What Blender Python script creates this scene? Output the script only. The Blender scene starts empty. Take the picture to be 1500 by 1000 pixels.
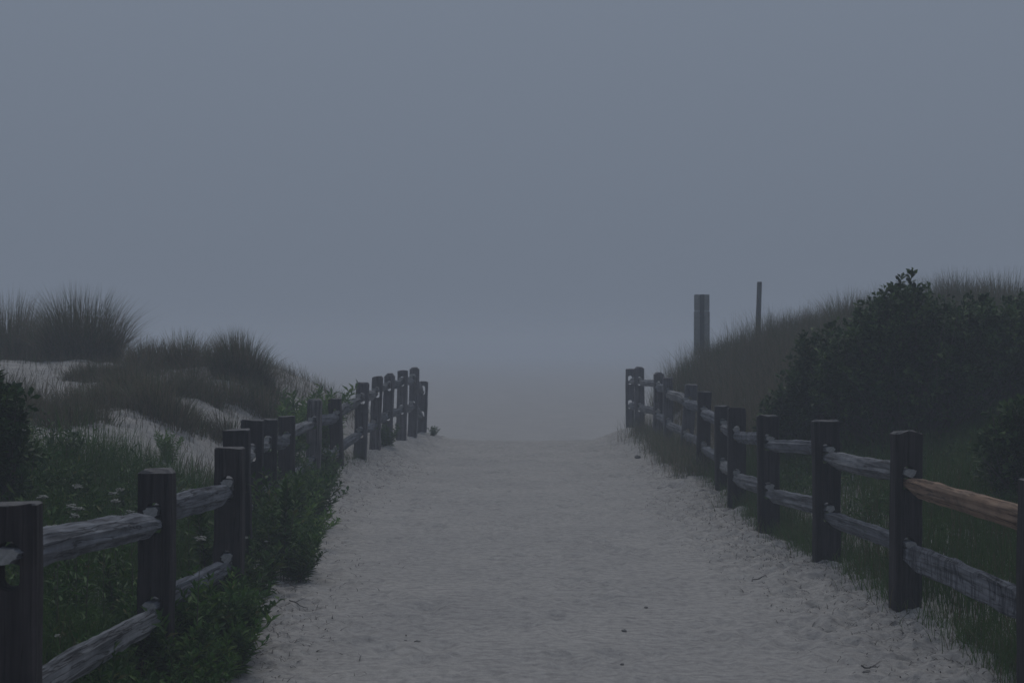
import bpy, bmesh, math, random
import numpy as np
from mathutils import Vector, noise as mnoise

R = math.radians
scene = bpy.context.scene
COL = scene.collection
random.seed(7)
rng = np.random.default_rng(11)

# ------------------------------------------------------------------ camera
EYE = 1.72
cam_d = bpy.data.cameras.new('camera')
cam = bpy.data.objects.new('camera', cam_d)
COL.objects.link(cam)
cam.location = (0, 0, EYE)
cam.rotation_euler = (R(90.24), 0, 0)
cam_d.sensor_width = 36
cam_d.lens = 56.9
cam_d.clip_start = 0.1
cam_d.clip_end = 3000
cam_d.dof.use_dof = True
cam_d.dof.focus_distance = 12.5
cam_d.dof.aperture_fstop = 8.0
scene.camera = cam

# ------------------------------------------------------------------ light
SUN_EL, SUN_AZ = 58, 0            # elevation, degrees to the right of straight ahead
world = bpy.data.worlds.new('World')
scene.world = world
world.use_nodes = True
wn, wl = world.node_tree.nodes, world.node_tree.links
wn.clear()
sky = wn.new('ShaderNodeTexSky')
sky.sky_type = 'NISHITA'
sky.sun_disc = False
sky.sun_elevation = R(SUN_EL)
sky.sun_rotation = R(SUN_AZ)
sky.air_density = 1.0
sky.dust_density = 6.0
sky.ozone_density = 1.0
over = wn.new('ShaderNodeRGB')                    # the even overcast layer
over.outputs[0].default_value = (2.42, 2.92, 3.78, 1)
mixw = wn.new('ShaderNodeMix'); mixw.data_type = 'RGBA'
mixw.inputs['Factor'].default_value = 0.965
bg = wn.new('ShaderNodeBackground')
bg.inputs['Strength'].default_value = 0.10
wo = wn.new('ShaderNodeOutputWorld')
veil = wn.new('ShaderNodeHueSaturation')            # the high cloud takes most colour out of the clear sky behind it
veil.inputs['Saturation'].default_value = 0.35
wl.new(sky.outputs['Color'], veil.inputs['Color'])
wl.new(veil.outputs['Color'], mixw.inputs['A'])
# overcast luminance rises from the horizon to the zenith: 1 + a * sin(elevation)
wtc = wn.new('ShaderNodeTexCoord'); wsep = wn.new('ShaderNodeSeparateXYZ'); wl.new(wtc.outputs['Generated'], wsep.inputs[0])
wcl = wn.new('ShaderNodeMath'); wcl.operation = 'MAXIMUM'; wcl.inputs[1].default_value = 0; wl.new(wsep.outputs['Z'], wcl.inputs[0])
wma = wn.new('ShaderNodeMath'); wma.operation = 'MULTIPLY_ADD'; wma.inputs[1].default_value = 0.7; wma.inputs[2].default_value = 1
wl.new(wcl.outputs[0], wma.inputs[0])
wsc = wn.new('ShaderNodeVectorMath'); wsc.operation = 'SCALE'
wl.new(over.outputs[0], wsc.inputs[0]); wl.new(wma.outputs[0], wsc.inputs['Scale'])
wl.new(wsc.outputs[0], mixw.inputs['B'])
wl.new(mixw.outputs['Result'], bg.inputs['Color'])
wl.new(bg.outputs[0], wo.inputs['Surface'])

sun_d = bpy.data.lights.new('sun', 'SUN')
sun_d.energy = 1.15
sun_d.angle = R(40)
sun_d.color = (1.0, 0.95, 0.88)
sun = bpy.data.objects.new('sun', sun_d)
COL.objects.link(sun)
sdir = Vector((math.sin(R(SUN_AZ)) * math.cos(R(SUN_EL)), math.cos(R(SUN_AZ)) * math.cos(R(SUN_EL)), math.sin(R(SUN_EL))))
sun.rotation_euler = sdir.to_track_quat('Z', 'Y').to_euler()

scene.view_settings.view_transform = 'Standard'
scene.view_settings.look = 'None'
scene.view_settings.gamma = 1
scene.view_settings.use_curve_mapping = False
scene.view_settings.exposure = -0.75
scene.render.engine = 'CYCLES'
scene.cycles.volume_bounces = 5
scene.cycles.max_bounces = 8
scene.cycles.use_denoising = True

# ------------------------------------------------------------------ noise + terrain
class VNoise:
    def __init__(self, seed):
        self.t = np.random.default_rng(seed).random((256, 256))
    def __call__(self, x, y):
        xi = np.floor(x).astype(int); yi = np.floor(y).astype(int)
        fx = x - xi; fy = y - yi
        fx = fx * fx * (3 - 2 * fx); fy = fy * fy * (3 - 2 * fy)
        t = self.t
        a = t[xi & 255, yi & 255]; b = t[(xi + 1) & 255, yi & 255]
        c = t[xi & 255, (yi + 1) & 255]; d = t[(xi + 1) & 255, (yi + 1) & 255]
        return (a * (1 - fx) + b * fx) * (1 - fy) + (c * (1 - fx) + d * fx) * fy - 0.5
N1, N2, N3, N4, N5 = (VNoise(s) for s in (1, 2, 3, 4, 5))
def sstep(a, b, v):
    t = np.clip((v - a) / (b - a), 0, 1)
    return t * t * (3 - 2 * t)

# fence posts: x, y, top z, width, upper hole z, lower hole z, corner cut, lean (sideways)
LEFT_POSTS = [
    (-1.66, 5.4, 1.205, .185, 1.00, .52, .006, .00),
    (-1.806, 8.2, 1.11, .185, .86, .39, .022, .00),
    (-1.81, 10.3, 1.09, .19, .83, .36, .010, .004),
    (-2.06, 12.2, 1.11, .205, .82, .36, .008, .00),
    (-2.25, 14.0, 1.10, .20, .82, .36, .006, .00),
    (-2.36, 15.6, 1.04, .19, .80, .34, .012, .004),
    (-2.385, 17.2, 1.00, .185, .76, .30, .008, -.004),
    (-2.317, 18.8, 1.13, .17, .86, .40, .020, .004),
    (-2.20, 20.4, 1.09, .165, .88, .42, .012, -.010),
    (-2.07, 22.0, 1.256, .185, 1.04, .58, .022, .020),
    (-2.00, 23.6, 1.31, .165, 1.08, .62, .018, .016),
    (-1.93, 25.0, 1.33, .165, 1.14, .68, .045, .016),
    (-1.81, 26.5, 1.36, .175, 1.18, .72, .012, .006),
    (-1.726, 28.0, 1.39, .17, 1.19, .73, .030, .012),
    (-1.64, 29.4, 1.12, .165, .96, .50, .010, .012),
]
RIGHT_POSTS = [
    (2.60, 8.0, 1.08, .19, .87, .42, .010, .00),
    (2.53, 10.4, 1.19, .195, .89, .435, .018, .00),
    (2.45, 12.6, 1.16, .215, .90, .445, .010, -.003),
    (2.34, 14.8, 1.11, .21, .86, .42, .014, .00),
    (2.35, 17.0, 1.096, .195, .83, .38, .010, .002),
    (2.47, 19.0, 1.05, .18, .82, .36, .012, .00),
    (2.48, 21.0, 1.16, .18, .90, .44, .006, .004),
    (2.456, 23.0, 1.21, .18, .96, .50, .012, .022),
    (2.416, 25.0, 1.27, .15, 1.03, .57, .010, .00),
    (2.40, 26.8, 1.32, .17, 1.10, .64, .035, .006),
    (2.256, 28.6, 1.39, .18, 1.14, .68, .030, .00),
    (2.19, 30.0, 1.34, .17, 1.13, .68, .008, .00),
]
ly = [-20, 0] + [p[1] for p in LEFT_POSTS] + [36, 60, 400]
lx = [-1.5, -1.5] + [p[0] for p in LEFT_POSTS] + [-1.9, -6, -6]
ry = [-20, 0] + [p[1] for p in RIGHT_POSTS] + [36, 60, 400]
rx = [2.7, 2.7] + [p[0] for p in RIGHT_POSTS] + [2.4, 6, 6]
def xl(y): return np.interp(y, ly, lx)
def xr(y): return np.interp(y, ry, rx)
def fbm(x, y, f, n, o=3):
    s = 0; a = 1
    for k in range(o):
        s = s + a * n(x * f + 13.7 * k, y * f + 7.1 * k); f *= 2.07; a *= .5
    return s
def height(x, y, micro=True):
    x = np.asarray(x, float); y = np.asarray(y, float)
    base_l = np.interp(y, [4, 8, 10.3, 13, 16, 22, 26, 29.4, 34, 40], [.02, .01, .02, .08, .14, .25, .21, .15, .02, 0])
    base_r = np.interp(y, [8, 10.4, 14, 18, 23, 28, 30, 34, 40], [0, .05, .05, .05, .10, .25, .25, .05, 0])
    dl = xl(y) - x; dr = x - xr(y)
    Al = np.interp(y, [2, 8, 12, 18, 20, 23, 25, 28, 32, 37, 44], [.15, .28, .50, .80, .88, 1.27, 1.28, .90, .45, .2, 0])
    Ar = np.interp(y, [2, 8, 12, 16, 20, 25, 30, 34, 39, 46], [.25, .35, .45, .8, 1.3, 2.0, 2.25, 1.9, .8, 0])
    wob = fbm(x, y, .55, N1)
    z = base_l * sstep(-.75, .0, dl + .12 * wob) + base_r * sstep(-.75, .0, dr + .12 * wob)
    z = z + Al * sstep(.0, 2.0, dl) * (1 + .16 * fbm(x, y, .35, N2) + .05 * fbm(x, y, 1.6, N5)) + Ar * (1 - np.exp(-np.clip(dr - .1, 0, None) / 1.9)) * (1 + .12 * fbm(x, y, .35, N3))
    z = z - 1.0 * sstep(29.5, 41, y)
    z = z + .03 * fbm(x, y, .7, N1)
    side = np.maximum(sstep(-1.0, -.2, dl), sstep(-1.25, -.25, dr))
    if micro:
        near = 1 - sstep(34, 60, y)
        z = z + near * ((.010 + .030 * side) * fbm(x, y, 2.3, N4, 2) + (.006 + .014 * np.clip(fbm(x, y, .6, N2) + .3, 0, 1) + .050 * side) * fbm(x, y, 9., N5, 3) + (.004 + .020 * side) * fbm(x, y, 23., N3, 2))
    return z
PR = np.random.default_rng(3)
PRINTS = [(PR.uniform(-1.75, 2.3), PR.uniform(7, 30), PR.normal(0, .35), PR.uniform(.7, 1.1)) for _ in range(420)]
def hz(x, y): return float(height(x, y))
def W(px, Z): return (px - 750) / 2370 * Z            # planning aid: lateral metres of a photo column at depth Z

# ------------------------------------------------------------------ materials
def nodes_of(m):
    m.use_nodes = True
    nt = m.node_tree
    return nt, nt.nodes, nt.links, nt.nodes['Principled BSDF']
def ramp(nd, stops):
    r = nd.new('ShaderNodeValToRGB')
    e = r.color_ramp.elements
    while len(e) < len(stops): e.new(.5)
    for q, (p, c) in zip(e, stops):
        q.position = p; q.color = (*c, 1)
    return r
def noise(nd, lk, vec, scale, detail=4, rough=.55):
    n = nd.new('ShaderNodeTexNoise')
    n.inputs['Scale'].default_value = scale; n.inputs['Detail'].default_value = detail; n.inputs['Roughness'].default_value = rough
    if vec is not None: lk.new(vec, n.inputs['Vector'])
    return n
def mapping(nd, lk, out, sc):
    mp = nd.new('ShaderNodeMapping'); mp.inputs['Scale'].default_value = sc
    lk.new(out, mp.inputs['Vector']); return mp.outputs[0]
def mixc(nd, lk, f, a, b, mode='MIX'):
    m = nd.new('ShaderNodeMix'); m.data_type = 'RGBA'; m.blend_type = mode
    for s, v in (('Factor', f), ('A', a), ('B', b)):
        if isinstance(v, (int, float)): m.inputs[s].default_value = v
        elif isinstance(v, tuple): m.inputs[s].default_value = (*v, 1)
        else: lk.new(v, m.inputs[s])
    return m.outputs['Result']

def sand_material():
    m = bpy.data.materials.new('sand'); nt, nd, lk, b = nodes_of(m)
    g = nd.new('ShaderNodeNewGeometry').outputs['Position']
    n1 = noise(nd, lk, g, .8, 5, .6); n2 = noise(nd, lk, g, 17, 6, .68); n3 = noise(nd, lk, g, 160, 3, .7)
    st = noise(nd, lk, mapping(nd, lk, g, (3, 14, 3)), 1.6, 5, .65)
    c1 = ramp(nd, [(.3, (.37, .352, .335)), (.7, (.44, .416, .39))]); lk.new(n1.outputs['Fac'], c1.inputs[0])
    c2 = ramp(nd, [(.3, (.70, .70, .71)), (.60, (1.06, 1.06, 1.06))]); lk.new(n2.outputs['Fac'], c2.inputs[0])
    c4 = ramp(nd, [(.34, (.80, .80, .81)), (.56, (1.02, 1.02, 1.02))]); lk.new(st.outputs['Fac'], c4.inputs[0])
    c3 = ramp(nd, [(.25, (.72, .72, .72)), (.5, (1, 1, 1)), (.75, (1.25, 1.24, 1.22))]); lk.new(n3.outputs['Fac'], c3.inputs[0])
    c = mixc(nd, lk, 1, c1.outputs[0], c2.outputs[0], 'MULTIPLY')
    c = mixc(nd, lk, 1, c, c4.outputs[0], 'MULTIPLY')
    c = mixc(nd, lk, 1, c, c3.outputs[0], 'MULTIPLY')
    v = nd.new('ShaderNodeTexVoronoi'); v.inputs['Scale'].default_value = 26; lk.new(g, v.inputs['Vector'])   # shell grit
    vr = ramp(nd, [(.03, (1, 1, 1)), (.07, (0, 0, 0))]); lk.new(v.outputs['Distance'], vr.inputs[0])
    pick = nd.new('ShaderNodeMath'); pick.operation = 'GREATER_THAN'; pick.inputs[1].default_value = .86
    sep = nd.new('ShaderNodeSeparateColor'); lk.new(v.outputs['Color'], sep.inputs[0]); lk.new(sep.outputs[0], pick.inputs[0])
    mm = nd.new('ShaderNodeMath'); mm.operation = 'MULTIPLY'; lk.new(pick.outputs[0], mm.inputs[0]); lk.new(vr.outputs[0], mm.inputs[1])
    shade = ramp(nd, [(.45, (.10, .095, .09)), (.55, (.6, .58, .55))]); shade.color_ramp.interpolation = 'CONSTANT'
    lk.new(sep.outputs[1], shade.inputs[0])
    c = mixc(nd, lk, mm.outputs[0], c, shade.outputs[0])
    lk.new(c, b.inputs['Base Color'])
    b.inputs['Roughness'].default_value = .95; b.inputs['Specular IOR Level'].default_value = .15
    add = nd.new('ShaderNodeMath'); add.operation = 'MULTIPLY_ADD'; add.inputs[1].default_value = .35
    lk.new(n3.outputs['Fac'], add.inputs[0]); lk.new(n2.outputs['Fac'], add.inputs[2])
    bp = nd.new('ShaderNodeBump'); bp.inputs['Strength'].default_value = .8; bp.inputs['Distance'].default_value = .022
    lk.new(add.outputs[0], bp.inputs['Height']); lk.new(bp.outputs[0], b.inputs['Normal'])
    return m

def wood_material(name, dark, mid, light, bump=.6, axis='z', crack=0.0):
    m = bpy.data.materials.new(name); nt, nd, lk, b = nodes_of(m)
    tc = nd.new('ShaderNodeTexCoord').outputs['Object']
    oi = nd.new('ShaderNodeObjectInfo')
    ad = nd.new('ShaderNodeVectorMath'); ad.operation = 'ADD'
    mul = nd.new('ShaderNodeVectorMath'); mul.operation = 'SCALE'; mul.inputs['Scale'].default_value = 37
    cx = nd.new('ShaderNodeCombineXYZ')
    for k in range(3): lk.new(oi.outputs['Random'], cx.inputs[k])
    lk.new(cx.outputs[0], mul.inputs[0]); lk.new(tc, ad.inputs[0]); lk.new(mul.outputs[0], ad.inputs[1])
    sc = (40, 40, 1.6) if axis == 'z' else (1.8, 40, 40)
    gr = noise(nd, lk, mapping(nd, lk, ad.outputs[0], sc), 1, 6, .6)
    sc2 = (16, 16, .8) if axis == 'z' else (.9, 16, 16)
    g2 = noise(nd, lk, mapping(nd, lk, ad.outputs[0], sc2), 1, 4, .5)
    bl = noise(nd, lk, ad.outputs[0], 5, 5, .6)
    c1 = ramp(nd, [(.30, dark), (.5, mid), (.72, light)]); lk.new(gr.outputs['Fac'], c1.inputs[0])
    c2 = ramp(nd, [(.3, (.62, .62, .64)), (.6, (1.1, 1.1, 1.1))]); lk.new(bl.outputs['Fac'], c2.inputs[0])
    c3 = ramp(nd, [(.33, (.35, .35, .36)), (.40, (1, 1, 1))]); lk.new(g2.outputs['Fac'], c3.inputs[0])
    c = mixc(nd, lk, 1, c1.outputs[0], c2.outputs[0], 'MULTIPLY')
    c = mixc(nd, lk, .8, c, c3.outputs[0], 'MULTIPLY')
    tone = ramp(nd, [(0, (.78, .80, .86)), (1, (1.2, 1.16, 1.12))]); lk.new(oi.outputs['Random'], tone.inputs[0])
    c = mixc(nd, lk, 1, c, tone.outputs[0], 'MULTIPLY')
    hgt = nd.new('ShaderNodeMath'); hgt.operation = 'MULTIPLY_ADD'; hgt.inputs[1].default_value = .5
    lk.new(g2.outputs['Fac'], hgt.inputs[0]); lk.new(gr.outputs['Fac'], hgt.inputs[2])
    hout = hgt.outputs[0]
    ck = noise(nd, lk, mapping(nd, lk, ad.outputs[0], (30, 30, .75) if axis == 'z' else (.95, 30, 30)), 1, 3, .5)
    ckr = ramp(nd, [(.478, (1, 1, 1)), (.497, (.12, .11, .11)), (.503, (.12, .11, .11)), (.522, (1, 1, 1))]); lk.new(ck.outputs['Fac'], ckr.inputs[0])
    c = mixc(nd, lk, .75, c, ckr.outputs[0], 'MULTIPLY')
    cks = nd.new('ShaderNodeSeparateColor'); lk.new(ckr.outputs[0], cks.inputs[0])
    ha = nd.new('ShaderNodeMath'); ha.operation = 'ADD'; lk.new(cks.outputs[0], ha.inputs[0]); lk.new(hout, ha.inputs[1]); hout = ha.outputs[0]
    if crack:
        rot = nd.new('ShaderNodeMapping'); rot.inputs['Rotation'].default_value = (0, R(25), 0); rot.inputs['Scale'].default_value = (9, 2, 2.6)
        lk.new(ad.outputs[0], rot.inputs['Vector'])
        wv = noise(nd, lk, rot.outputs[0], 1.0, 5, .62); wv.inputs['Distortion'].default_value = .8
        cr = ramp(nd, [(.36, (1, 1, 1)), (.43, (.16, .17, .20)), (.47, (.8, .8, .8)), (.55, (1, 1, 1)), (.61, (.22, .23, .26)), (.66, (1, 1, 1))])
        lk.new(wv.outputs['Fac'], cr.inputs[0])
        c = mixc(nd, lk, crack, c, cr.outputs[0], 'MULTIPLY')
        a2 = nd.new('ShaderNodeMath'); a2.operation = 'MULTIPLY_ADD'; a2.inputs[1].default_value = 1.6
        sp = nd.new('ShaderNodeSeparateColor'); lk.new(cr.outputs[0], sp.inputs[0])
        lk.new(sp.outputs[0], a2.inputs[0]); lk.new(hout, a2.inputs[2]); hout = a2.outputs[0]
    lk.new(c, b.inputs['Base Color'])
    b.inputs['Roughness'].default_value = .85; b.inputs['Specular IOR Level'].default_value = .25
    bp = nd.new('ShaderNodeBump'); bp.inputs['Strength'].default_value = bump; bp.inputs['Distance'].default_value = .012
    lk.new(hout, bp.inputs['Height']); lk.new(bp.outputs[0], b.inputs['Normal'])
    return m

def leaf_material(name, stops, trans=.25, rough=.5):
    """colour follows the per-leaf attribute 'tint' (0..1): age and kind of each blade or leaf"""
    m = bpy.data.materials.new(name); nt, nd, lk, b = nodes_of(m)
    at = nd.new('ShaderNodeAttribute'); at.attribute_name = 'tint'
    c = ramp(nd, stops); lk.new(at.outputs['Fac'], c.inputs[0])
    oi = nd.new('ShaderNodeObjectInfo')
    hv = nd.new('ShaderNodeHueSaturation')
    mr = nd.new('ShaderNodeMapRange'); mr.inputs['To Min'].default_value = .8; mr.inputs['To Max'].default_value = 1.2
    lk.new(oi.outputs['Random'], mr.inputs['Value']); lk.new(mr.outputs[0], hv.inputs['Value'])
    lk.new(c.outputs[0], hv.inputs['Color'])
    lk.new(hv.outputs[0], b.inputs['Base Color'])
    b.inputs['Roughness'].default_value = rough; b.inputs['Specular IOR Level'].default_value = .15
    tr = nd.new('ShaderNodeBsdfTranslucent'); lk.new(hv.outputs[0], tr.inputs['Color'])
    mx = nd.new('ShaderNodeMixShader'); mx.inputs[0].default_value = trans
    out = nd['Material Output']
    lk.new(b.outputs[0], mx.inputs[1]); lk.new(tr.outputs[0], mx.inputs[2]); lk.new(mx.outputs[0], out.inputs['Surface'])
    return m
def plain(name, c, rough=.7, var=.25, scale=20):
    m = bpy.data.materials.new(name); nt, nd, lk, b = nodes_of(m)
    tc = nd.new('ShaderNodeTexCoord').outputs['Object']
    n = noise(nd, lk, tc, scale, 5, .6)
    r = ramp(nd, [(.3, tuple(v * (1 - var) for v in c)), (.7, tuple(v * (1 + var) for v in c))])
    lk.new(n.outputs['Fac'], r.inputs[0]); lk.new(r.outputs[0], b.inputs['Base Color'])
    b.inputs['Roughness'].default_value = rough
    bp = nd.new('ShaderNodeBump'); bp.inputs['Strength'].default_value = .4; bp.inputs['Distance'].default_value = .004
    lk.new(n.outputs['Fac'], bp.inputs['Height']); lk.new(bp.outputs[0], b.inputs['Normal'])
    return m

M_SAND = sand_material()
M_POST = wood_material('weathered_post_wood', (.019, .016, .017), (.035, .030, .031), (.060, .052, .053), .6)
M_POSTF = wood_material('haze_paled_post_wood', (.065, .062, .067), (.115, .11, .117), (.155, .15, .156), .6)  # far posts: extra fog fade put into a paler wood colour
M_POSTL = wood_material('grey_post_wood', (.06, .057, .058), (.125, .12, .122), (.19, .185, .185), .8)
M_RAIL = wood_material('weathered_rail_wood', (.085, .087, .095), (.17, .177, .19), (.25, .26, .278), .8, 'x')
M_RAILD = wood_material('shaggy_rail_wood', (.09, .095, .11), (.17, .18, .205), (.25, .265, .29), .8, 'x', .9)
M_NEW = wood_material('fresh_rail_wood', (.17, .105, .065), (.28, .185, .12), (.36, .255, .175), .4, 'x')
M_END = plain('pale_end_grain', (.25, .245, .24), .8, .25, 60)
M_GRASS = leaf_material('marram_blades', [(0, (.12, .095, .065)), (.38, (.19, .155, .10)), (.5, (.055, .064, .030)), (1, (.115, .135, .062))], .25)
M_YOUNG = leaf_material('young_goldenrod_leaves', [(0, (.055, .12, .024)), (.75, (.10, .19, .04)), (1, (.16, .22, .06))], .35)
M_GREEN = leaf_material('green_blades', [(0, (.14, .115, .06)), (.15, (.11, .10, .045)), (.25, (.030, .070, .012)), (1, (.070, .135, .026))], .25)
M_LEAF = leaf_material('goldenrod_leaves', [(0, (.020, .056, .010)), (.75, (.054, .122, .021)), (.95, (.095, .155, .034)), (1, (.15, .14, .055))], .25)
M_BUSH = leaf_material('bayberry_leaves', [(0, (.010, .030, .008)), (.55, (.032, .072, .018)), (1, (.105, .160, .048))], .2)
M_STEM = plain('plant_stem', (.055, .055, .032), .8)
M_BARK = plain('grey_bark', (.07, .062, .055), .9)
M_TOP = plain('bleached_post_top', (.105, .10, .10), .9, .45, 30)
M_WHITE = plain('yarrow_petals', (.25, .25, .22), .8, .2, 80)
M_STONE = plain('dark_stone', (.11, .105, .10), .8, .35, 40)
M_TWIG = plain('driftwood', (.085, .078, .072), .85, .3, 30)
M_METAL = plain('galvanised_metal', (.25, .26, .26), .55, .2, 12)
M_METALD = plain('dark_post_metal', (.055, .062, .066), .6, .25, 14)

# ------------------------------------------------------------------ mesh helpers
def tri_mesh(name, V, F, mat, tint=None, smooth=False):
    V = np.asarray(V, np.float32); F = np.asarray(F, np.int32); k = F.shape[1]
    me = bpy.data.meshes.new(name)
    me.vertices.add(len(V)); me.vertices.foreach_set('co', V.ravel())
    me.loops.add(F.size); me.loops.foreach_set('vertex_index', F.ravel())
    me.polygons.add(len(F))
    me.polygons.foreach_set('loop_start', np.arange(0, F.size, k, dtype=np.int32))
    if smooth: me.polygons.foreach_set('use_smooth', np.ones(len(F), bool))
    me.update(calc_edges=True)
    if tint is not None:
        a = me.attributes.new('tint', 'FLOAT', 'POINT'); a.data.foreach_set('value', np.asarray(tint, np.float32))
    me.materials.append(mat)
    return me
def link(name, me, parent=None):
    o = bpy.data.objects.new(name, me); COL.objects.link(o)
    if parent is not None: o.parent = parent
    return o
def tag(o, label=None, cat=None, group=None, kind=None):
    if label: o['label'] = label
    if cat: o['category'] = cat
    if group: o['group'] = group
    if kind: o['kind'] = kind
    return o
def thing(name, loc, label, cat, group=None, rz=0):
    o = bpy.data.objects.new(name, None); COL.objects.link(o)
    o.empty_display_size = .2
    o.location = loc; o.rotation_euler.z = rz
    return tag(o, label, cat, group)
def copy_thing(src, loc, rz, sc, label, group=None):
    c = src.copy(); COL.objects.link(c)
    c.location = loc; c.rotation_euler = (0, 0, rz); c.scale = (sc, sc, sc)
    c['label'] = label
    if group: c['group'] = group
    for ch in list(src.children):
        d = ch.copy(); COL.objects.link(d); d.parent = c
    return c

def blades(base, h, lean, az, w, curl=None):
    """m tapering grass blades, 7 verts / 5 tris each"""
    m = len(h)
    d = np.stack([np.cos(az), np.sin(az), np.zeros(m)], 1)
    tw = az + np.pi / 2 + rng.uniform(-.9, .9, m)
    s = np.stack([np.cos(tw), np.sin(tw), np.zeros(m)], 1)
    up = np.array([0, 0, 1.0])
    pts = []
    for t in (0, .4, .75, 1):
        zz = h * (t - .35 * np.clip(lean, 0, 1.6) ** 2 * t ** 2.5 * .6)
        c = base + zz[:, None] * up + (lean * h * (.25 * t + .75 * t ** 2))[:, None] * d
        ww = w * (1.0 - .15 * t) * (1 - t ** 2.2) * .5
        if t < 1: pts += [c - s * ww[:, None], c + s * ww[:, None]]
        else: pts.append(c)
    V = np.stack(pts, 1).reshape(-1, 3)
    T = np.array([[0, 1, 3], [0, 3, 2], [2, 3, 5], [2, 5, 4], [4, 5, 6]])
    F = (np.arange(m)[:, None, None] * 7 + T).reshape(-1, 3)
    return V, F
LEAF_V = np.array([[0, 0, 0], [.42, .5, .10], [.48, 0, 0], [.42, -.5, .10], [1, 0, -.10]])
LEAF_F = np.array([[0, 2, 1], [2, 4, 1], [0, 3, 2], [2, 3, 4]])
OVAL_V = np.array([[0, 0, 0], [.62, .5, .08], [.6, 0, 0], [.62, -.5, .08], [1, 0, -.06]])
def leaves(pos, direc, length, width, tmpl=LEAF_V, droop=None):
    """m folded leaves growing from pos along direc"""
    m = len(pos)
    x = direc / np.linalg.norm(direc, axis=1)[:, None]
    up = np.tile([0, 0, 1.0], (m, 1)) + rng.normal(0, .45, (m, 3))
    y = np.cross(up, x); y /= np.linalg.norm(y, axis=1)[:, None] + 1e-9
    z = np.cross(x, y)
    t = tmpl
    V = pos[:, None, :] + (t[None, :, 0] * length[:, None])[..., None] * x[:, None, :] \
        + (t[None, :, 1] * width[:, None])[..., None] * y[:, None, :] + (t[None, :, 2] * length[:, None])[..., None] * z[:, None, :]
    F = (np.arange(m)[:, None, None] * 5 + LEAF_F).reshape(-1, 3)
    return V.reshape(-1, 3), F
def tubes(paths, radii, n=5):
    """tapered tubes along point lists"""
    V, F = [], []
    for P, r in zip(paths, radii):
        P = np.asarray(P, float); k = len(P)
        o = len(V)
        for i in range(k):
            t = P[min(i + 1, k - 1)] - P[max(i - 1, 0)]; t /= np.linalg.norm(t) + 1e-9
            a = np.cross(t, [0.31, .95, .05]); a /= np.linalg.norm(a) + 1e-9; b = np.cross(t, a)
            rr = r[i] if hasattr(r, '__len__') else r * (1 - .7 * i / (k - 1))
            for j in range(n):
                q = 2 * math.pi * j / n
                V.append(P[i] + rr * (math.cos(q) * a + math.sin(q) * b))
        for i in range(k - 1):
            for j in range(n):
                p0, p1 = o + i * n + j, o + i * n + (j + 1) % n
                F.append((p0, p1, p1 + n)); F.append((p0, p1 + n, p0 + n))
        c = len(V); V.append(P[-1])
        for j in range(n): F.append((o + (k - 1) * n + j, o + (k - 1) * n + (j + 1) % n, c))
    return np.array(V), np.array(F)

# ------------------------------------------------------------------ the setting: sand
xs = np.unique(np.round(np.concatenate([
    np.arange(-3.2, 3.6, .04), np.arange(-12, -3.2, .13), np.arange(3.6, 14, .13),
    -np.geomspace(12, 420, 30), np.geomspace(14, 420, 30)]), 4))
ys = [-30, -20, -12, -6, -2, 1, 3, 4.5, 5.5, 6.2]
y_ = 6.5
while y_ < 46:
    ys.append(y_); y_ += .022 + .0022 * (y_ - 6.5)
ys = np.array(ys + list(np.geomspace(46.5, 620, 46)))
XX, YY = np.meshgrid(xs, ys)
ZZ = height(XX, YY)
for fx_, fy_, fa_, fs_ in PRINTS:                     # scuffed footprints in the soft sand
    i0, i1 = np.searchsorted(xs, (fx_ - .4, fx_ + .4)); j0, j1 = np.searchsorted(ys, (fy_ - .5, fy_ + .5))
    dx, dy = XX[j0:j1, i0:i1] - fx_, YY[j0:j1, i0:i1] - fy_
    u, v = dx * math.cos(fa_) + dy * math.sin(fa_), -dx * math.sin(fa_) + dy * math.cos(fa_)
    q = (u / (.085 * fs_)) ** 2 + (v / (.16 * fs_)) ** 2
    ZZ[j0:j1, i0:i1] += -.018 * np.exp(-q) + .010 * np.exp(-(np.sqrt(q) - 1.5) ** 2 / .18)
GV = np.stack([XX.ravel(), YY.ravel(), ZZ.ravel()], 1)
nx, ny = len(xs), len(ys)
ii = (np.arange(ny - 1)[:, None] * nx + np.arange(nx - 1)[None, :]).ravel()
GF = np.stack([ii, ii + 1, ii + nx + 1, ii + nx], 1)
gx = np.gradient(ZZ, xs, axis=1); gy = np.gradient(ZZ, ys, axis=0)
GN = np.stack([-gx.ravel(), -gy.ravel(), np.ones(nx * ny)], 1); GN /= np.linalg.norm(GN, axis=1)[:, None]
cen = GV[GF].mean(1)
reg = np.where(cen[:, 1] > 38, 0, np.where(cen[:, 0] < xl(cen[:, 1]) - .1, 1, np.where(cen[:, 0] > xr(cen[:, 1]) + .1, 2, 3)))
for k, nm in ((3, 'sand_path'), (0, 'beach'), (1, 'sand_dune'), (2, 'sand_dune')):
    f = GF[reg == k]
    used, inv = np.unique(f, return_inverse=True)
    me = tri_mesh(nm, GV[used], inv.reshape(-1, 4), M_SAND, smooth=True)
    me.normals_split_custom_set_from_vertices(GN[used].tolist())
    tag(link(nm, me), kind='structure')

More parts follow.
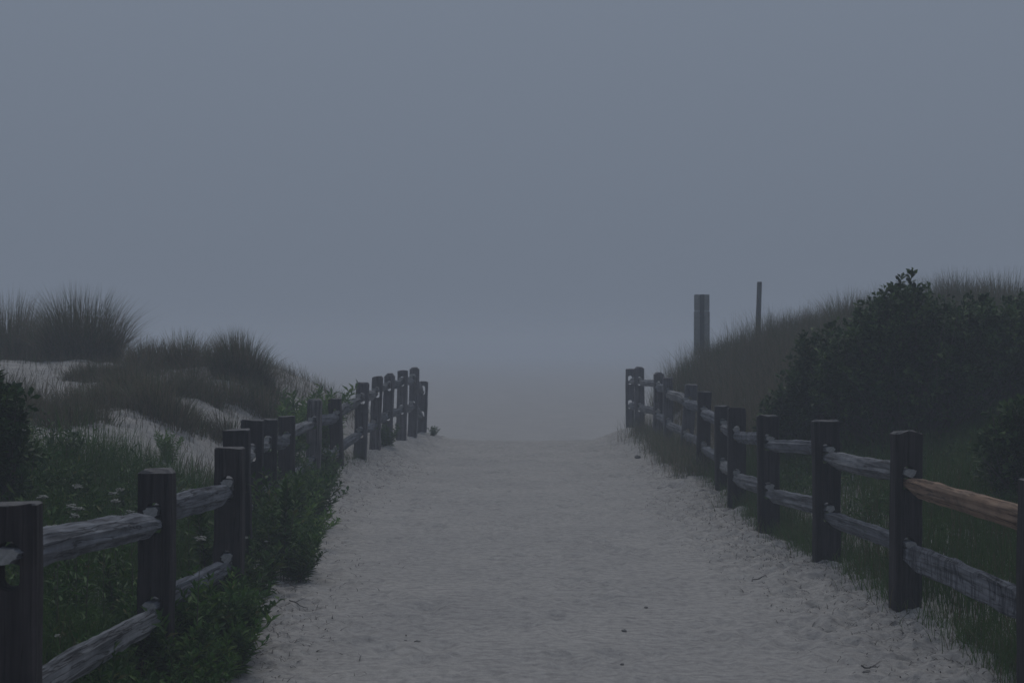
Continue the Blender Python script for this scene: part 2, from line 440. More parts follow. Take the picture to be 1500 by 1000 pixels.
# ------------------------------------------------------------------ the two fences
def post_mesh(w, d, z0, z1, holes, cut, lean, seed):
    r = random.Random(seed)
    bm = bmesh.new()
    nz = 12
    rings = []
    zs = [z0 + (z1 - cut - z0) * i / nz for i in range(nz + 1)] + [z1]
    asy = r.uniform(.3, 1)
    for k, z in enumerate(zs):
        top = k == len(zs) - 1
        ix = cut * .9 if top else 0
        iy = cut * .35 if top else 0
        c = .010
        hw, hd = w / 2 - ix, d / 2 - iy
        base = [(-hw + c, -hd), (0, -hd), (hw - c, -hd), (hw, -hd + c), (hw, hd - c), (hw - c, hd), (0, hd), (-hw + c, hd), (-hw, hd - c), (-hw, -hd + c)]
        ring = []
        for j, (x, y) in enumerate(base):
            x += .0025 * r.uniform(-1, 1) + .005 * math.sin(z * 3 + seed); y += .003 * r.uniform(-1, 1)
            x += lean * 3.5 * (z - z0 - .3) * .8
            ring.append(bm.verts.new((x, y, z + (r.uniform(-.018, .006) if top else 0))))
        rings.append(ring)
    n = len(rings[0])
    for a, b in zip(rings, rings[1:]):
        for j in range(n): bm.faces.new((a[j], a[(j + 1) % n], b[(j + 1) % n], b[j]))
    bm.faces.new(rings[0][::-1])
    ctr = bm.verts.new((sum(v.co.x for v in rings[-1]) / n, 0, z1 + .004))
    for j in range(n): bm.faces.new((rings[-1][j], rings[-1][(j + 1) % n], ctr))
    me = bpy.data.meshes.new('post'); bm.to_mesh(me); bm.free()
    # mortise holes
    bc = bmesh.new()
    for hzc in holes:
        hw, hh = .038, .082
        ox = lean * 3.5 * (hzc - z0 - .3) * .8
        prof = []
        for q in range(12):
            t = 2 * math.pi * (q + .5) / 12
            cx_, cz_ = math.cos(t), math.sin(t)
            prof.append((hw * max(-1, min(1, cx_ * 1.12)), hzc + (hh - hw) * (1 if cz_ > 0 else -1) + hw * cz_))
        f = [bc.verts.new((x + ox, -.3, z)) for x, z in prof]
        g = [bc.verts.new((x + ox, .3, z)) for x, z in prof]
        m = len(f)
        bc.faces.new(f); bc.faces.new(g[::-1])
        for j in range(m): bc.faces.new((f[(j + 1) % m], f[j], g[j], g[(j + 1) % m]))
    bmesh.ops.recalc_face_normals(bc, faces=bc.faces)
    mc = bpy.data.meshes.new('cutter'); bc.to_mesh(mc); bc.free()
    o1 = bpy.data.objects.new('tmp_a', me); o2 = bpy.data.objects.new('tmp_b', mc)
    COL.objects.link(o1); COL.objects.link(o2)
    md = o1.modifiers.new('b', 'BOOLEAN'); md.operation = 'DIFFERENCE'; md.object = o2; md.solver = 'EXACT'
    dg = bpy.context.evaluated_depsgraph_get(); dg.update()
    res = bpy.data.meshes.new_from_object(o1.evaluated_get(dg))
    bpy.data.objects.remove(o1); bpy.data.objects.remove(o2); bpy.data.meshes.remove(me); bpy.data.meshes.remove(mc)
    res.name = 'post'
    return res

def rail_mesh(L, hgt, thick, seed, flat=False, taper0=.42, taper1=.42):
    """a split rail along +x from 0 to L; cleft irregular section, ends hewn down"""
    r = random.Random(seed)
    K = 26
    # a cleft wedge: one broad face up, the underside split to a blunt edge
    sg = r.choice((-1, 1)); ef = lambda: r.uniform(.82, 1.1)
    shape = [(-.50, .22), (-.30, .47), (.30, .52), (.52, .30), (.44, -.18), (.12, -.52), (-.18, -.48), (-.46, -.12)]
    if flat: shape = [(-.42, .44), (-.1, .52), (.30, .50), (.46, .40), (.48, -.30), (.25, -.50), (-.2, -.50), (-.46, -.36)]
    prof = [(y * thick * ef() * sg, z * hgt * ef()) for y, z in shape]
    fine = []
    for q0, q1 in zip(prof, prof[1:] + prof[:1]):
        fine.append(q0); e = r.uniform(.86, 1.04)
        fine.append(((q0[0] + q1[0]) / 2 * e, (q0[1] + q1[1]) / 2 * e))
    prof = fine
    if sg < 0: prof = prof[::-1]
    prof = prof[::-1]
    n = len(prof)
    V = []
    bow = r.uniform(-.02, .02); bowz = r.uniform(-.015, .02)
    for i in range(K + 1):
        u = i / K
        x = L * u
        s0 = min(1, max(0, (x - .10) / .34)); s1 = min(1, max(0, (L - x - .10) / .34))
        s0 = s0 * s0 * (3 - 2 * s0); s1 = s1 * s1 * (3 - 2 * s1)
        f = min(taper0 + (1 - taper0) * s0, taper1 + (1 - taper1) * s1)
        fy = .75 + .25 * f
        b = math.sin(math.pi * u)
        tw = .22 * math.sin(u * 2 + seed)
        for j, (y, z) in enumerate(prof):
            q = 1 + .13 * mnoise.noise(Vector((x * 3.2, j * 1.7, seed * 3.1))) + .06 * mnoise.noise(Vector((x * 11, j * 2.3, seed * 1.7))) + .025 * r.uniform(-1, 1)
            yy, zz = y * fy * q, z * f * q
            V.append((x, yy * math.cos(tw * b) - zz * math.sin(tw * b) * .5 + bow * b, zz + yy * math.sin(tw * b) * .5 + bowz * b))
    F = []
    for i in range(K):
        for j in range(n):
            a, c = i * n + j, i * n + (j + 1) % n
            F.append((a, c, c + n, a + n))
    F.append(tuple(range(n))[::-1]); F.append(tuple(K * n + j for j in range(n)))
    me = bpy.data.meshes.new('rail')
    me.from_pydata(V, [], F); me.update()
    me.polygons.foreach_set('use_smooth', [False] * len(F))
    return me

def fence(posts, label, seed, side):
    root = thing('split_rail_fence', (posts[0][0], posts[0][1], 0), label, 'fence')
    ox, oy = posts[0][0], posts[0][1]
    P = [Vector((p[0], p[1])) for p in posts]
    for i, (x, y, top, w, hu, hl, cut, lean) in enumerate(posts):
        a = P[max(i - 1, 0)]; b = P[min(i + 1, len(P) - 1)]
        ang = math.atan2(b.y - a.y, b.x - a.x) - math.pi / 2
        ang *= .6
        g = hz(x, y)
        me = post_mesh(w * .94, .115, g - .35, top, (hu, hl), cut, lean, seed * 100 + i)
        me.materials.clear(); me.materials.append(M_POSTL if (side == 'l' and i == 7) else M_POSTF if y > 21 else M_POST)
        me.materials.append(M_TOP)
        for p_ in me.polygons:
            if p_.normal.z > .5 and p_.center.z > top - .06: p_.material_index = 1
        o = link('post', me, root)
        o.location = (x - ox, y - oy, 0); o.rotation_euler = (random.uniform(-.02, .02), random.uniform(-.012, .012), ang + random.uniform(-.09, .09))
        if side == 'l' and i == 7: o['label'] = 'paler grey post leaning out of the greenery'
        if i == len(posts) - 1: continue
        q = posts[i + 1]
        for k in (4, 5):
            s = seed * 1000 + i * 10 + k
            r = random.Random(s)
            A = Vector((x, y, posts[i][k] + .032)); B = Vector((q[0], q[1], q[k] - .034))
            dv = (B - A).normalized()
            A = A - dv * r.uniform(.10, .15); B = B + dv * r.uniform(.10, .14)
            hgt, th, mat, fl, lab = r.uniform(.115, .15), r.uniform(.085, .11), M_RAIL, False, None
            if side == 'r' and i == 0:
                A = Vector((x, y, posts[i][k] - .01)) - dv * .1
                if k == 4: hgt, th, mat, lab = .125, .10, M_NEW, 'newer rail of fresh orange brown wood'
                else: hgt, th, mat, fl, lab = .19, .08, M_RAILD, True, 'broad blue grey rail with dark ragged splits'
            if side == 'r' and i == 3 and k == 4: mat = M_RAILD
            me = rail_mesh((B - A).length, hgt, th, s, fl)
            me.materials.append(mat); me.materials.append(M_END if mat is not M_NEW else M_NEW)
            nf = len(me.polygons)
            me.polygons[nf - 1].material_index = 1; me.polygons[nf - 2].material_index = 1
            o = link('rail', me, root)
            o.location = (A.x - ox, A.y - oy, A.z)
            d = B - A
            o.rotation_euler = (0, -math.atan2(d.z, math.hypot(d.x, d.y)), math.atan2(d.y, d.x))
            if lab: o['label'] = lab
    return root
fence(LEFT_POSTS, 'grey split rail fence along the left edge of the sandy path', 3, 'l')
fence(RIGHT_POSTS, 'split rail fence right of the path with one newer orange brown rail', 5, 'r')

# ------------------------------------------------------------------ sign and pole on the right dune
def box_bm(bm, c, s, bev=.006):
    r = bmesh.ops.create_cube(bm, size=1)
    vs = r['verts']
    bmesh.ops.scale(bm, vec=s, verts=vs); bmesh.ops.translate(bm, vec=c, verts=vs)
    es = list({e for v in vs for e in v.link_edges})
    bmesh.ops.bevel(bm, geom=es, offset=bev, segments=2, affect='EDGES')
def bm_obj(name, bm, mat, parent):
    me = bpy.data.meshes.new(name); bm.to_mesh(me); bm.free(); me.materials.append(mat)
    return link(name, me, parent)
sx, sy = W(1028, 33), 33.0
sg = hz(sx, sy)
sign = thing('signpost', (sx, sy, sg), 'metal signpost with two stacked boards seen from behind on the foggy right dune', 'sign')
bm = bmesh.new(); box_bm(bm, (0, -.03, (2.83 - sg) / 2 - .2), (.085, .05, 2.80 - sg + .4), .008); bm_obj('post', bm, M_METALD, sign)
for zc, hh, ww in ((2.83 - .18 - sg, .335, .315), (2.83 - .354 - .45 - sg, .90, .325)):
    bm = bmesh.new(); box_bm(bm, (0, .012, zc), (ww, .022, hh), .010)
    for s_ in (-1, 1):   # folded stiffening edges
        box_bm(bm, (s_ * (ww / 2 - .012), -.006, zc), (.018, .03, hh - .04), .004)
    bm_obj('sign_board', bm, M_METAL, sign)
px_, py_ = W(1109, 34), 34.0
pg = hz(px_, py_)
bm = bmesh.new()
tv, tf = tubes([[(0, 0, -.5), (.02, 0, 1.0), (.05, 0, 3.10 - pg), (.05, 0, 3.115 - pg)]], [[.056, .054, .052, .046]], 12)
me = tri_mesh('pole', tv, tf, M_METALD, smooth=False)
pole = link('pole', me); pole.location = (px_, py_, pg)
tag(pole, 'thin dark bare pole leaning slightly on the grassy right dune', 'pole')

# ------------------------------------------------------------------ vegetation: marram tussocks
def tussock(x, y, top, rad, n, label, group='marram grass tussocks on the dunes', dead=.5, spread=.5, nm='marram_tussock'):
    g = hz(x, y); h = max(.35, (top - g) * 1.12)
    a = rng.uniform(0, 2 * np.pi, n); rr = rad * np.sqrt(rng.random(n)) * (1 + .7 * rng.random(n) ** 5)
    bx, by = rr * np.cos(a), rr * np.sin(a) * .8
    bz = height(x + bx, y + by, False) - g - .03
    hh = h * (1 - .55 * rng.random(n) ** 1.6) * np.clip(1 - .34 * (rr / rad) ** 2, .2, 1)
    lean = np.abs(rng.normal(.08 + spread * rr / rad, .24, n))
    az = a + rng.normal(0, .7, n)
    bent = rng.random(n) < .2
    lean = np.where(bent, rng.uniform(.9, 1.7, n), lean); hh = np.where(bent, hh * .75, hh)
    V, F = blades(np.stack([bx, by, bz], 1), hh, lean, az, rng.uniform(.006, .013, n))
    t = np.where(rng.random(n) < dead, rng.uniform(0, .42, n), rng.uniform(.5, 1, n))
    me = tri_mesh(nm, V, F, M_GRASS, np.repeat(t, 7))
    o = link(nm, me); o.location = (x, y, g)
    return tag(o, label, 'grass tussock', group)
def crest(py, Z): return EYE + (510 - py) / 2370 * Z
BL = 1.25
T = [  # photo column, depth, crest row, radius, blades, label
    (14, 25.2, 424, .50, 1500, 'tall dark marram tussock on the dune top at the far left edge'),
    (122, 24.2, 414, .52, 2300, 'tallest and widest marram tussock on the left dune top'),
    (66, 25.8, 438, .30, 700, 'marram tussock on the dune top just left of the tallest one'),
    (228, 23.2, 490, .36, 1000, 'upright marram tussock between the tallest and the fan shaped one'),
    (352, 22.4, 476, .34, 1700, 'fan shaped marram tussock standing alone on bare dune sand'),
    (289, 23.6, 520, .16, 160, 'thin loose marram tussock just left of the fan shaped one'),
    (150, 21.2, 530, .45, 1300, 'brownish marram tussock on the slope below the tallest one'),
    (215, 20.4, 554, .50, 1500, 'broad brown marram tussock on the slope above the bare sand strip'),
    (290, 20.6, 568, .34, 800, 'brown marram tussock on the slope below the fan shaped one'),
    (388, 21.4, 545, .28, 600, 'drooping brown tussock at the right foot of the fan shaped one'),
    (140, 19.0, 570, .40, 900, 'brown tussock at the upper left end of the bare sand strip'),
    (200, 18.9, 565, .45, 1100, 'brown tussock right above the middle of the bare sand strip'),
    (268, 18.9, 578, .42, 900, 'brown tussock at the right end of the bare sand strip'),
    (45, 18.2, 596, .4, 600, 'low brown tussock below the bare sand at the left edge'),
    (110, 17.2, 608, .4, 700, 'low green brown tussock left of the bare sand strip'),
]
for px, Z, py, rd, n, lab in T:
    tussock(W(px, Z), Z, crest(py, Z), rd, int(n * BL), lab)
ts = random.Random(21)
for k in range(20):
    Z = ts.uniform(17.4, 23.4); px = ts.uniform(160 if Z > 18.8 else -10, 400 - (23 - Z) * 14)
    tussock(W(px, Z), Z, hz(W(px, Z), Z) + ts.uniform(.35, .62), ts.uniform(.16, .30), ts.randint(180, 420),
            'small loose tussock scattered over the sandy slope of the left dune', 'small scattered tussocks on the left dune', .6, .6)
T2 = [
    (1405, 27.5, 388, .55, 1500, 'dark tussock on the crest of the right dune behind the big shrub'),
    (1470, 26.8, 388, .6, 1400, 'dark tussock on the dune crest at the right edge of the picture'),
    (1240, 27.0, 416, .4, 900, 'tussock on the dune crest left of the big shrub top'),
    (1045, 29.5, 492, .45, 900, 'tussock at the foot of the signpost on the right dune'),
    (1008, 27.6, 520, .30, 800, 'tussock at the left end of the right dune behind the fence'),
    (1150, 28.0, 452, .45, 800, 'tussock on the dune crest right of the bare pole'),
]
for px, Z, py, rd, n, lab in T2:
    tussock(W(px, Z), Z, crest(py, Z), rd, n, lab, dead=.4)

# ------------------------------------------------------------------ vegetation: grass nobody could count
def grass_field(name, n, xr_, yr_, dens, h0, h1, lean, mat, label, dead=.3, w=(.004, .008)):
    x = rng.uniform(*xr_, n); y = rng.uniform(*yr_, n)
    keep = rng.random(n) < dens(x, y)
    x, y = x[keep], y[keep]; m = len(x)
    z = height(x, y) - .015
    hh = rng.uniform(h0, h1, m) * (.75 + .8 * np.clip(fbm(x, y, .9, N2) + .3, 0, 1))
    V, F = blades(np.stack([x, y, z], 1), hh, np.abs(rng.normal(lean, .25, m)), rng.uniform(0, 2 * np.pi, m), rng.uniform(*w, m))
    t = np.where(rng.random(m) < dead, rng.uniform(0, .24 if mat is M_GREEN else .42, m), rng.uniform(.5, 1, m))
    o = link(name, tri_mesh(name, V, F, mat, np.repeat(t, 7)))
    return tag(o, label, 'grass', kind='stuff')
def right_hill(x, y):
    d = x - xr(y)
    return sstep(.25, .9, d) * np.clip(.75 + .7 * fbm(x, y, .8, N3), .3, 1)
grass_field('dune_grass', 90000, (2.3, 12.5), (20, 35), right_hill, .32, .70, .35, M_GRASS, 'olive brown marram grass covering the right dune', .42)
def left_hill(x, y):
    d = xl(y) - x
    bare = np.zeros_like(x)
    for px, Z, rx_, ry_ in ((55, 22.3, 1.1, 1.2), (62, 20.7, 1.1, 1.2), (238, 17.7, .75, .55), (330, 17.9, .5, .5), (352, 20.9, .35, .8), (20, 20.5, .8, .5)):
        bare = np.maximum(bare, np.exp(-((x - W(px, Z) + .5 * fbm(x, y, 1.3, N1)) / rx_) ** 2 - ((y - Z + .6 * fbm(x, y, 1.1, N3)) / ry_) ** 2))
    open_sky = sstep(23.8, 25.5, y) * (x < -4.0)
    return sstep(.3, 1.0, d) * np.clip(.42 + 1.5 * fbm(x, y, 1.3, N4), .02, 1) * (1 - .95 * bare) * (1 - .9 * open_sky) * (1 - .6 * (y > 28))
grass_field('dune_grass', 85000, (-11, -2.2), (16, 33), left_hill, .10, .34, .5, M_GRASS, 'thin marram grass and dead thatch over the left dune', .62)
def tan_foot(x, y):
    d = x - xr(y)
    return sstep(.15, .5, d) * (1 - sstep(1.6, 2.6, d)) * np.clip(.6 + 1.3 * fbm(x, y, .9, N5), 0, 1)
grass_field('dune_grass', 26000, (2.4, 6), (19.5, 27), tan_foot, .3, .6, .4, M_GRASS, 'straw coloured grass low on the right dune behind the fence', .85)
def left_green(x, y):
    d = xl(y) - x
    return sstep(.0, .3, d) * (1 - sstep(15.0, 17.5, y + .6 * d)) * np.clip(.75 + 1.1 * fbm(x, y, .9, N5), .1, 1)
grass_field('green_grass', 90000, (-6.2, -1.5), (6, 18), left_green, .18, .42, .4, M_GREEN, 'green grass and weeds behind the left fence', .12)
def right_green(x, y):
    d = x - xr(y)
    return sstep(.0, .35, d) * np.clip(.8 + 1.5 * fbm(x, y, .8, N1), .05, 1) * (1 - .85 * np.exp(-((x - 2.9) / .55) ** 2 - ((y - 15.2) / 1.6) ** 2))
grass_field('green_grass', 90000, (2.2, 7.5), (7.5, 20), right_green, .2, .55, .35, M_GREEN, 'tall green grass behind the right fence', .22)
def right_verge(x, y):
    d = x - xr(y)
    return np.exp(-((d - .15) / .15) ** 2) * np.clip(.50 + .5 * (1 - sstep(9, 12, y)) + 2.2 * fbm(x, y, 1.4, N2), .03, 1)
grass_field('verge_grass', 150000, (1.6, 3.0), (7.5, 22), right_verge, .08, .24, .6, M_GREEN, 'short green grass growing under the right fence rails', .25, (.003, .006))
def right_far_verge(x, y):
    d = x - xr(y)
    return np.exp(-((d + .05) / .22) ** 2) * np.clip(.8 + fbm(x, y, 1.2, N2), .1, 1)
grass_field('verge_grass', 18000, (1.5, 3.0), (20.5, 28.2), right_far_verge, .15, .40, .45, M_GRASS, 'brownish grass at the foot of the far right fence', .35)
def left_verge(x, y):
    d = xl(y) - x
    return np.exp(-((d - .05) / .2) ** 2) * np.clip(.5 + 1.5 * fbm(x, y, 1.4, N3), .0, 1)
grass_field('verge_grass', 12000, (-2.9, -1.2), (6, 22), left_verge, .10, .28, .5, M_GREEN, 'short grass growing along the foot of the left fence', .3, (.003, .006))

def leaf_cover(name, n, xr_, yr_, dens, hmax, label):
    x = rng.uniform(*xr_, n); y = rng.uniform(*yr_, n)
    k = rng.random(n) < dens(x, y); x, y = x[k], y[k]; m = len(x)
    hmap = hmax * np.clip(.55 + 1.1 * fbm(x, y, 1.3, N4), .1, 1.1)
    z = height(x, y) + hmap * rng.random(m) ** .6
    a = rng.uniform(0, 2 * np.pi, m); el = rng.uniform(.0, 1.1, m)
    d = np.stack([np.cos(a) * np.cos(el), np.sin(a) * np.cos(el), np.sin(el)], 1)
    V, F = leaves(np.stack([x, y, z], 1), d, rng.uniform(.05, .11, m), rng.uniform(.014, .026, m))
    o = link(name, tri_mesh(name, V, F, M_LEAF, np.repeat(rng.random(m), 5)))
    return tag(o, label, 'weeds', kind='stuff')
leaf_cover('ground_cover', 60000, (-5.5, -1.6), (6.2, 16.0), lambda x, y: sstep(-.05, .3, xl(y) - x) * np.clip(.7 + 1.4 * fbm(x, y, .8, N2), .05, 1) * (1 - sstep(13.5, 16, y)), .34, 'leafy green weeds covering the ground behind the left fence')
leaf_cover('ground_cover', 40000, (2.3, 6.5), (7.5, 17.5), lambda x, y: sstep(.1, .5, x - xr(y)) * np.clip(.35 + 1.6 * fbm(x, y, .9, N3), .0, 1), .35, 'leafy green weeds among the grass behind the right fence')

# ------------------------------------------------------------------ vegetation: leafy goldenrod plants
def goldenrod(name, nst, h, spread, lean_to=(0, 0), per=42, ll=(.075, .125), seed=0, mat=None):
    """root empty > stems, foliage; returns the root"""
    global rng
    keep = rng; rng = np.random.default_rng(seed)
    pp, dd, LL, ww, tt, paths = [], [], [], [], [], []
    for s in range(nst):
        a = rng.uniform(0, 2 * np.pi); r0 = spread * .25 * rng.random()
        hs = h * rng.uniform(.6, 1)
        out = spread * rng.uniform(.25, 1)
        b = np.array([r0 * np.cos(a), r0 * np.sin(a), -.02])
        tip = np.array([b[0] + out * np.cos(a) + lean_to[0] * hs, b[1] + out * np.sin(a) + lean_to[1] * hs, hs])
        P = [b + (tip - b) * np.array([u ** 1.4, u ** 1.4, u]) for u in (0, .33, .66, 1)]
        paths.append(P)
        ga = rng.uniform(0, 6)
        for k in range(per):
            u = .12 + .88 * (k + rng.random()) / per
            i = min(int(u * 3), 2); f = u * 3 - i
            p = P[i] * (1 - f) + P[i + 1] * f
            ax = P[i + 1] - P[i]; ax = ax / np.linalg.norm(ax)
            ga += 2.4 + rng.uniform(-.3, .3)
            side = np.array([np.cos(ga), np.sin(ga), 0])
            el = .1 + .75 * u + rng.normal(0, .2)
            dd.append(side * math.cos(el) + (ax * .5 + np.array([0, 0, .5])) * math.sin(el)); pp.append(p)
            LL.append(rng.uniform(*ll) * (1.05 - .45 * u * u)); ww.append(rng.uniform(.019, .032)); tt.append(rng.random())
    pp, dd, LL, ww, tt = map(np.array, (pp, dd, LL, ww, tt))
    root = thing(name, (0, 0, 0), 'x', 'plant')
    V, F = tubes(paths, [.004] * len(paths), 4)
    link('stem', tri_mesh('stem', V, F, M_STEM), root)
    V, F = leaves(pp, dd, LL, ww)
    link('foliage', tri_mesh('foliage', V, F, mat or M_LEAF, np.repeat(tt, 5)), root)
    rng = keep
    return root
protos = [goldenrod('goldenrod_plant', 9, .55, .26, seed=1), goldenrod('goldenrod_plant', 12, .48, .32, seed=2),
          goldenrod('goldenrod_plant', 7, .62, .22, per=44, ll=(.09, .14), seed=3), goldenrod('goldenrod_plant', 14, .38, .34, per=32, seed=4),
          goldenrod('goldenrod_plant', 13, .62, .34, per=40, ll=(.10, .16), seed=5, mat=M_YOUNG),
          goldenrod('goldenrod_plant', 6, .80, .16, per=46, ll=(.06, .10), seed=6), goldenrod('goldenrod_plant', 8, .40, .42, per=34, ll=(.09, .14), seed=7, mat=M_YOUNG)]
used_p = set()
def put_plant(k, x, y, sc, label, group=None):
    g = hz(x, y)
    rz = random.uniform(0, 6.28)
    if k not in used_p:
        o = protos[k]; used_p.add(k)
        o.location = (x, y, g); o.rotation_euler.z = rz; o.scale = (sc,) * 3; o['label'] = label
        if group: o['group'] = group
    else:
        o = copy_thing(protos[k], (x, y, g), rz, sc, label, group)
    return o
GV_ = 'goldenrod growing on the path side of the left fence'
GB_ = 'goldenrod growing behind the left fence'
lab_v = 'leafy green plant in the thicket spilling from the left fence onto the path'
lab_n = 'leafy green plant in the near thicket around the second left post'
lab_b = 'leafy green plant in the weeds behind the near left fence'
pr = random.Random(5)
# thicket on the path side, from the third post on
for i in range(58):
    y = pr.uniform(10.8, 19.6)
    x = float(xl(y)) + pr.uniform(-.2, float(np.interp(y, [10.8, 12, 14, 17, 19.5], [.25, .5, .58, .38, .1])))
    put_plant(pr.choice((0, 1, 3, 3, 5, 6)), x, y, pr.uniform(.65, 1.0) * pr.choice((1, 1, 1.3)) * (1 if y < 15.5 else .68), lab_v, GV_)
# near thicket round the second post and bottom-left corner
for i in range(40):
    y = pr.uniform(6.5, 9.3)
    x = float(xl(y)) + pr.uniform(-.3, .36)
    put_plant(pr.choice((0, 1, 3, 3, 5, 6)), x, y, pr.uniform(.5, .85), lab_n, GV_)
for i in range(14):
    y = pr.uniform(8.5, 10.2)
    x = float(xl(y)) + pr.uniform(-.05, .22)
    put_plant(pr.choice((0, 1, 3, 6)), x, y, pr.uniform(.75, 1.05), lab_n, GV_)
# behind the fence
for i in range(36):
    y = pr.uniform(7.0, 14.5)
    x = float(xl(y)) - pr.uniform(.25, 2.2)
    put_plant(pr.choice((0, 1, 2, 3, 5, 6)), x, y, pr.uniform(.5, .85), lab_b, GB_)
# singled-out ones
put_plant(4, W(462, 21.2), 21.2, 1.5, 'tall bright green plant with a spread leafy top behind the middle of the left fence')
put_plant(4, W(428, 20.2), 20.2, 1.3, 'bushy bright green plant just left of the tall leafy topped one behind the left fence')
put_plant(4, W(482, 22.0), 22.0, 1.15, 'bright green plant right of the tall leafy topped one, close behind the fence')
put_plant(0, W(412, 18.4), 18.4, 1.15, 'dark leafy green plant behind the rails left of the pale grey post')
put_plant(4, W(248, 16.6), 16.6, .55, 'small pale green plant alone on the bare sand strip behind the left fence')
put_plant(3, W(566, 24.4), 24.4, .95, 'green plant growing against the far left posts')
put_plant(3, W(634, 29.2), 29.2, .45, 'small sprig at the foot of the last left post')

# ------------------------------------------------------------------ vegetation: bayberry shrubs
def shrub(name, loc, blobs, nleaf, label, ll=(.045, .078), lw=.5, mat=None, sprigs=()):
    """blobs: ellipsoids (centre, radii) the crown is grown from"""
    root = thing(name, loc, label, 'shrub')
    pp, dd, LL, tt = [], [], [], []
    vol = [b[1][0] * b[1][2] for b in blobs]
    paths, rad = [], []
    for (c, r), v in zip(blobs, vol):
        c = np.array(c); r = np.array(r)
        ntw = max(20, int(nleaf * v / sum(vol) / 14))
        for k in range(ntw):
            d = rng.normal(0, 1, 3); d[2] = d[2] * .9 + .25; d /= np.linalg.norm(d)
            q = .80 + .46 * mnoise.noise(Vector(d * 2.6 + c)) + .30 * mnoise.noise(Vector(d * 6.0 + c * 2))
            u = rng.random() ** .22
            tip = c + d * r * q * u
            if tip[2] < .03: continue
            ax = d * .55 + np.array([0, 0, .6]) + rng.normal(0, .25, 3); ax /= np.linalg.norm(ax)
            tl = rng.uniform(.10, .22)
            if k % 9 == 0:
                b0 = np.array([c[0] * .5 + rng.normal(0, .08), c[1] * .5 + rng.normal(0, .08), 0])
                mid = (b0 + tip) / 2 + rng.normal(0, .05, 3)
                paths.append([b0, mid, tip]); rad.append(.014)
            m = rng.integers(11, 17)
            s = rng.random(m); az = rng.uniform(0, 2 * np.pi, m)
            a1 = np.cross(ax, [.3, .2, .93]); a1 /= np.linalg.norm(a1); a2 = np.cross(ax, a1)
            pp.append(tip + ax * (tl * (s - .5))[:, None])
            dd.append(ax * (.35 + .6 * s)[:, None] + a1 * np.cos(az)[:, None] + a2 * np.sin(az)[:, None])
            LL.append(rng.uniform(*ll, m)); tt.append(np.clip(rng.random(m) * .45 + .35 * rng.random() + .25 * (u > .9), 0, 1))   # young leaves sit at the shoot tips
            if k % 3 == 0: paths.append([tip - ax * tl, tip + ax * tl * .4]); rad.append(.004)
    for (x, y, z, hgt) in sprigs:
        b0 = np.array([x, y, z]); t1 = b0 + np.array([rng.normal(0, .05), rng.normal(0, .05), hgt])
        paths.append([b0, (b0 + t1) / 2, t1]); rad.append(.006)
        m = 34
        s = rng.random(m) ** .6; az = rng.uniform(0, 2 * np.pi, m)
        pp.append(b0 + (t1 - b0) * s[:, None]); dd.append(np.stack([np.cos(az), np.sin(az), .35 + .6 * s], 1))
        LL.append(rng.uniform(ll[0] * 1.2, ll[1] * 1.25, m)); tt.append(rng.random(m))
    pp = np.concatenate(pp); dd = np.concatenate(dd); LL = np.concatenate(LL); tt = np.concatenate(tt)
    V, F = leaves(pp, dd, LL, LL * lw, OVAL_V)
    link('foliage', tri_mesh('foliage', V, F, mat or M_BUSH, np.repeat(tt, 5)), root)
    V, F = tubes(paths, rad, 4)
    link('branches', tri_mesh('branches', V, F, M_BARK), root)
    return root
def at(px, Z): return (W(px, Z), Z, hz(W(px, Z), Z))
l = at(1345, 17.2)
shrub('bayberry_shrub', l, [((0, 0, .75), (1.0, .8, .75)), ((-.15, .05, 1.25), (.62, .55, .50)), ((.62, .1, 1.05), (.7, .6, .55)), ((-.65, -.1, .7), (.6, .6, .6))], 42000,
      'large dark green shrub on the right dune, tallest, with leafy sprigs on top',
      sprigs=[(-.18, 0, 1.55, .26), (-.10, 0, 1.58, .28), (-.26, 0, 1.5, .2), (-.38, 0, 1.45, .2), (.02, 0, 1.52, .18), (.7, 0, 1.45, .15), (-.6, 0, 1.2, .18)])
l = at(1195, 17.8)
shrub('bayberry_shrub', l, [((0, 0, .55), (.55, .5, .60)), ((.12, 0, 1.10), (.42, .4, .42)), ((.45, 0, .95), (.5, .45, .55)), ((-.35, -.1, .4), (.3, .35, .45))], 22000,
      'smaller dark shrub merging into the left side of the tallest shrub', sprigs=[(.1, 0, 1.42, .15), (-.1, 0, 1.3, .14), (.4, 0, 1.4, .14)])
l = at(1490, 17.6)
shrub('bayberry_shrub', l, [((0, 0, .7), (.8, .7, .7)), ((.3, .1, 1.1), (.6, .5, .45)), ((-.45, 0, .5), (.5, .5, .5))], 20000,
      'dark shrub right of the tallest one, cut by the right edge of the picture')
l = at(1500, 12.6)
shrub('bayberry_shrub', l, [((0, 0, .5), (.34, .34, .5)), ((.22, .1, .62), (.3, .3, .35))], 9000,
      'small green shrub behind the newer orange brown rail at the right edge')
l = at(-22, 11.2)
shrub('bayberry_shrub', l, [((0, 0, .5), (.34, .34, .5)), ((.02, 0, .78), (.24, .24, .26))], 10000,
      'dark narrow shrub at the left edge behind the nearest post', sprigs=[(.08, 0, .95, .12), (.16, 0, .85, .1)])

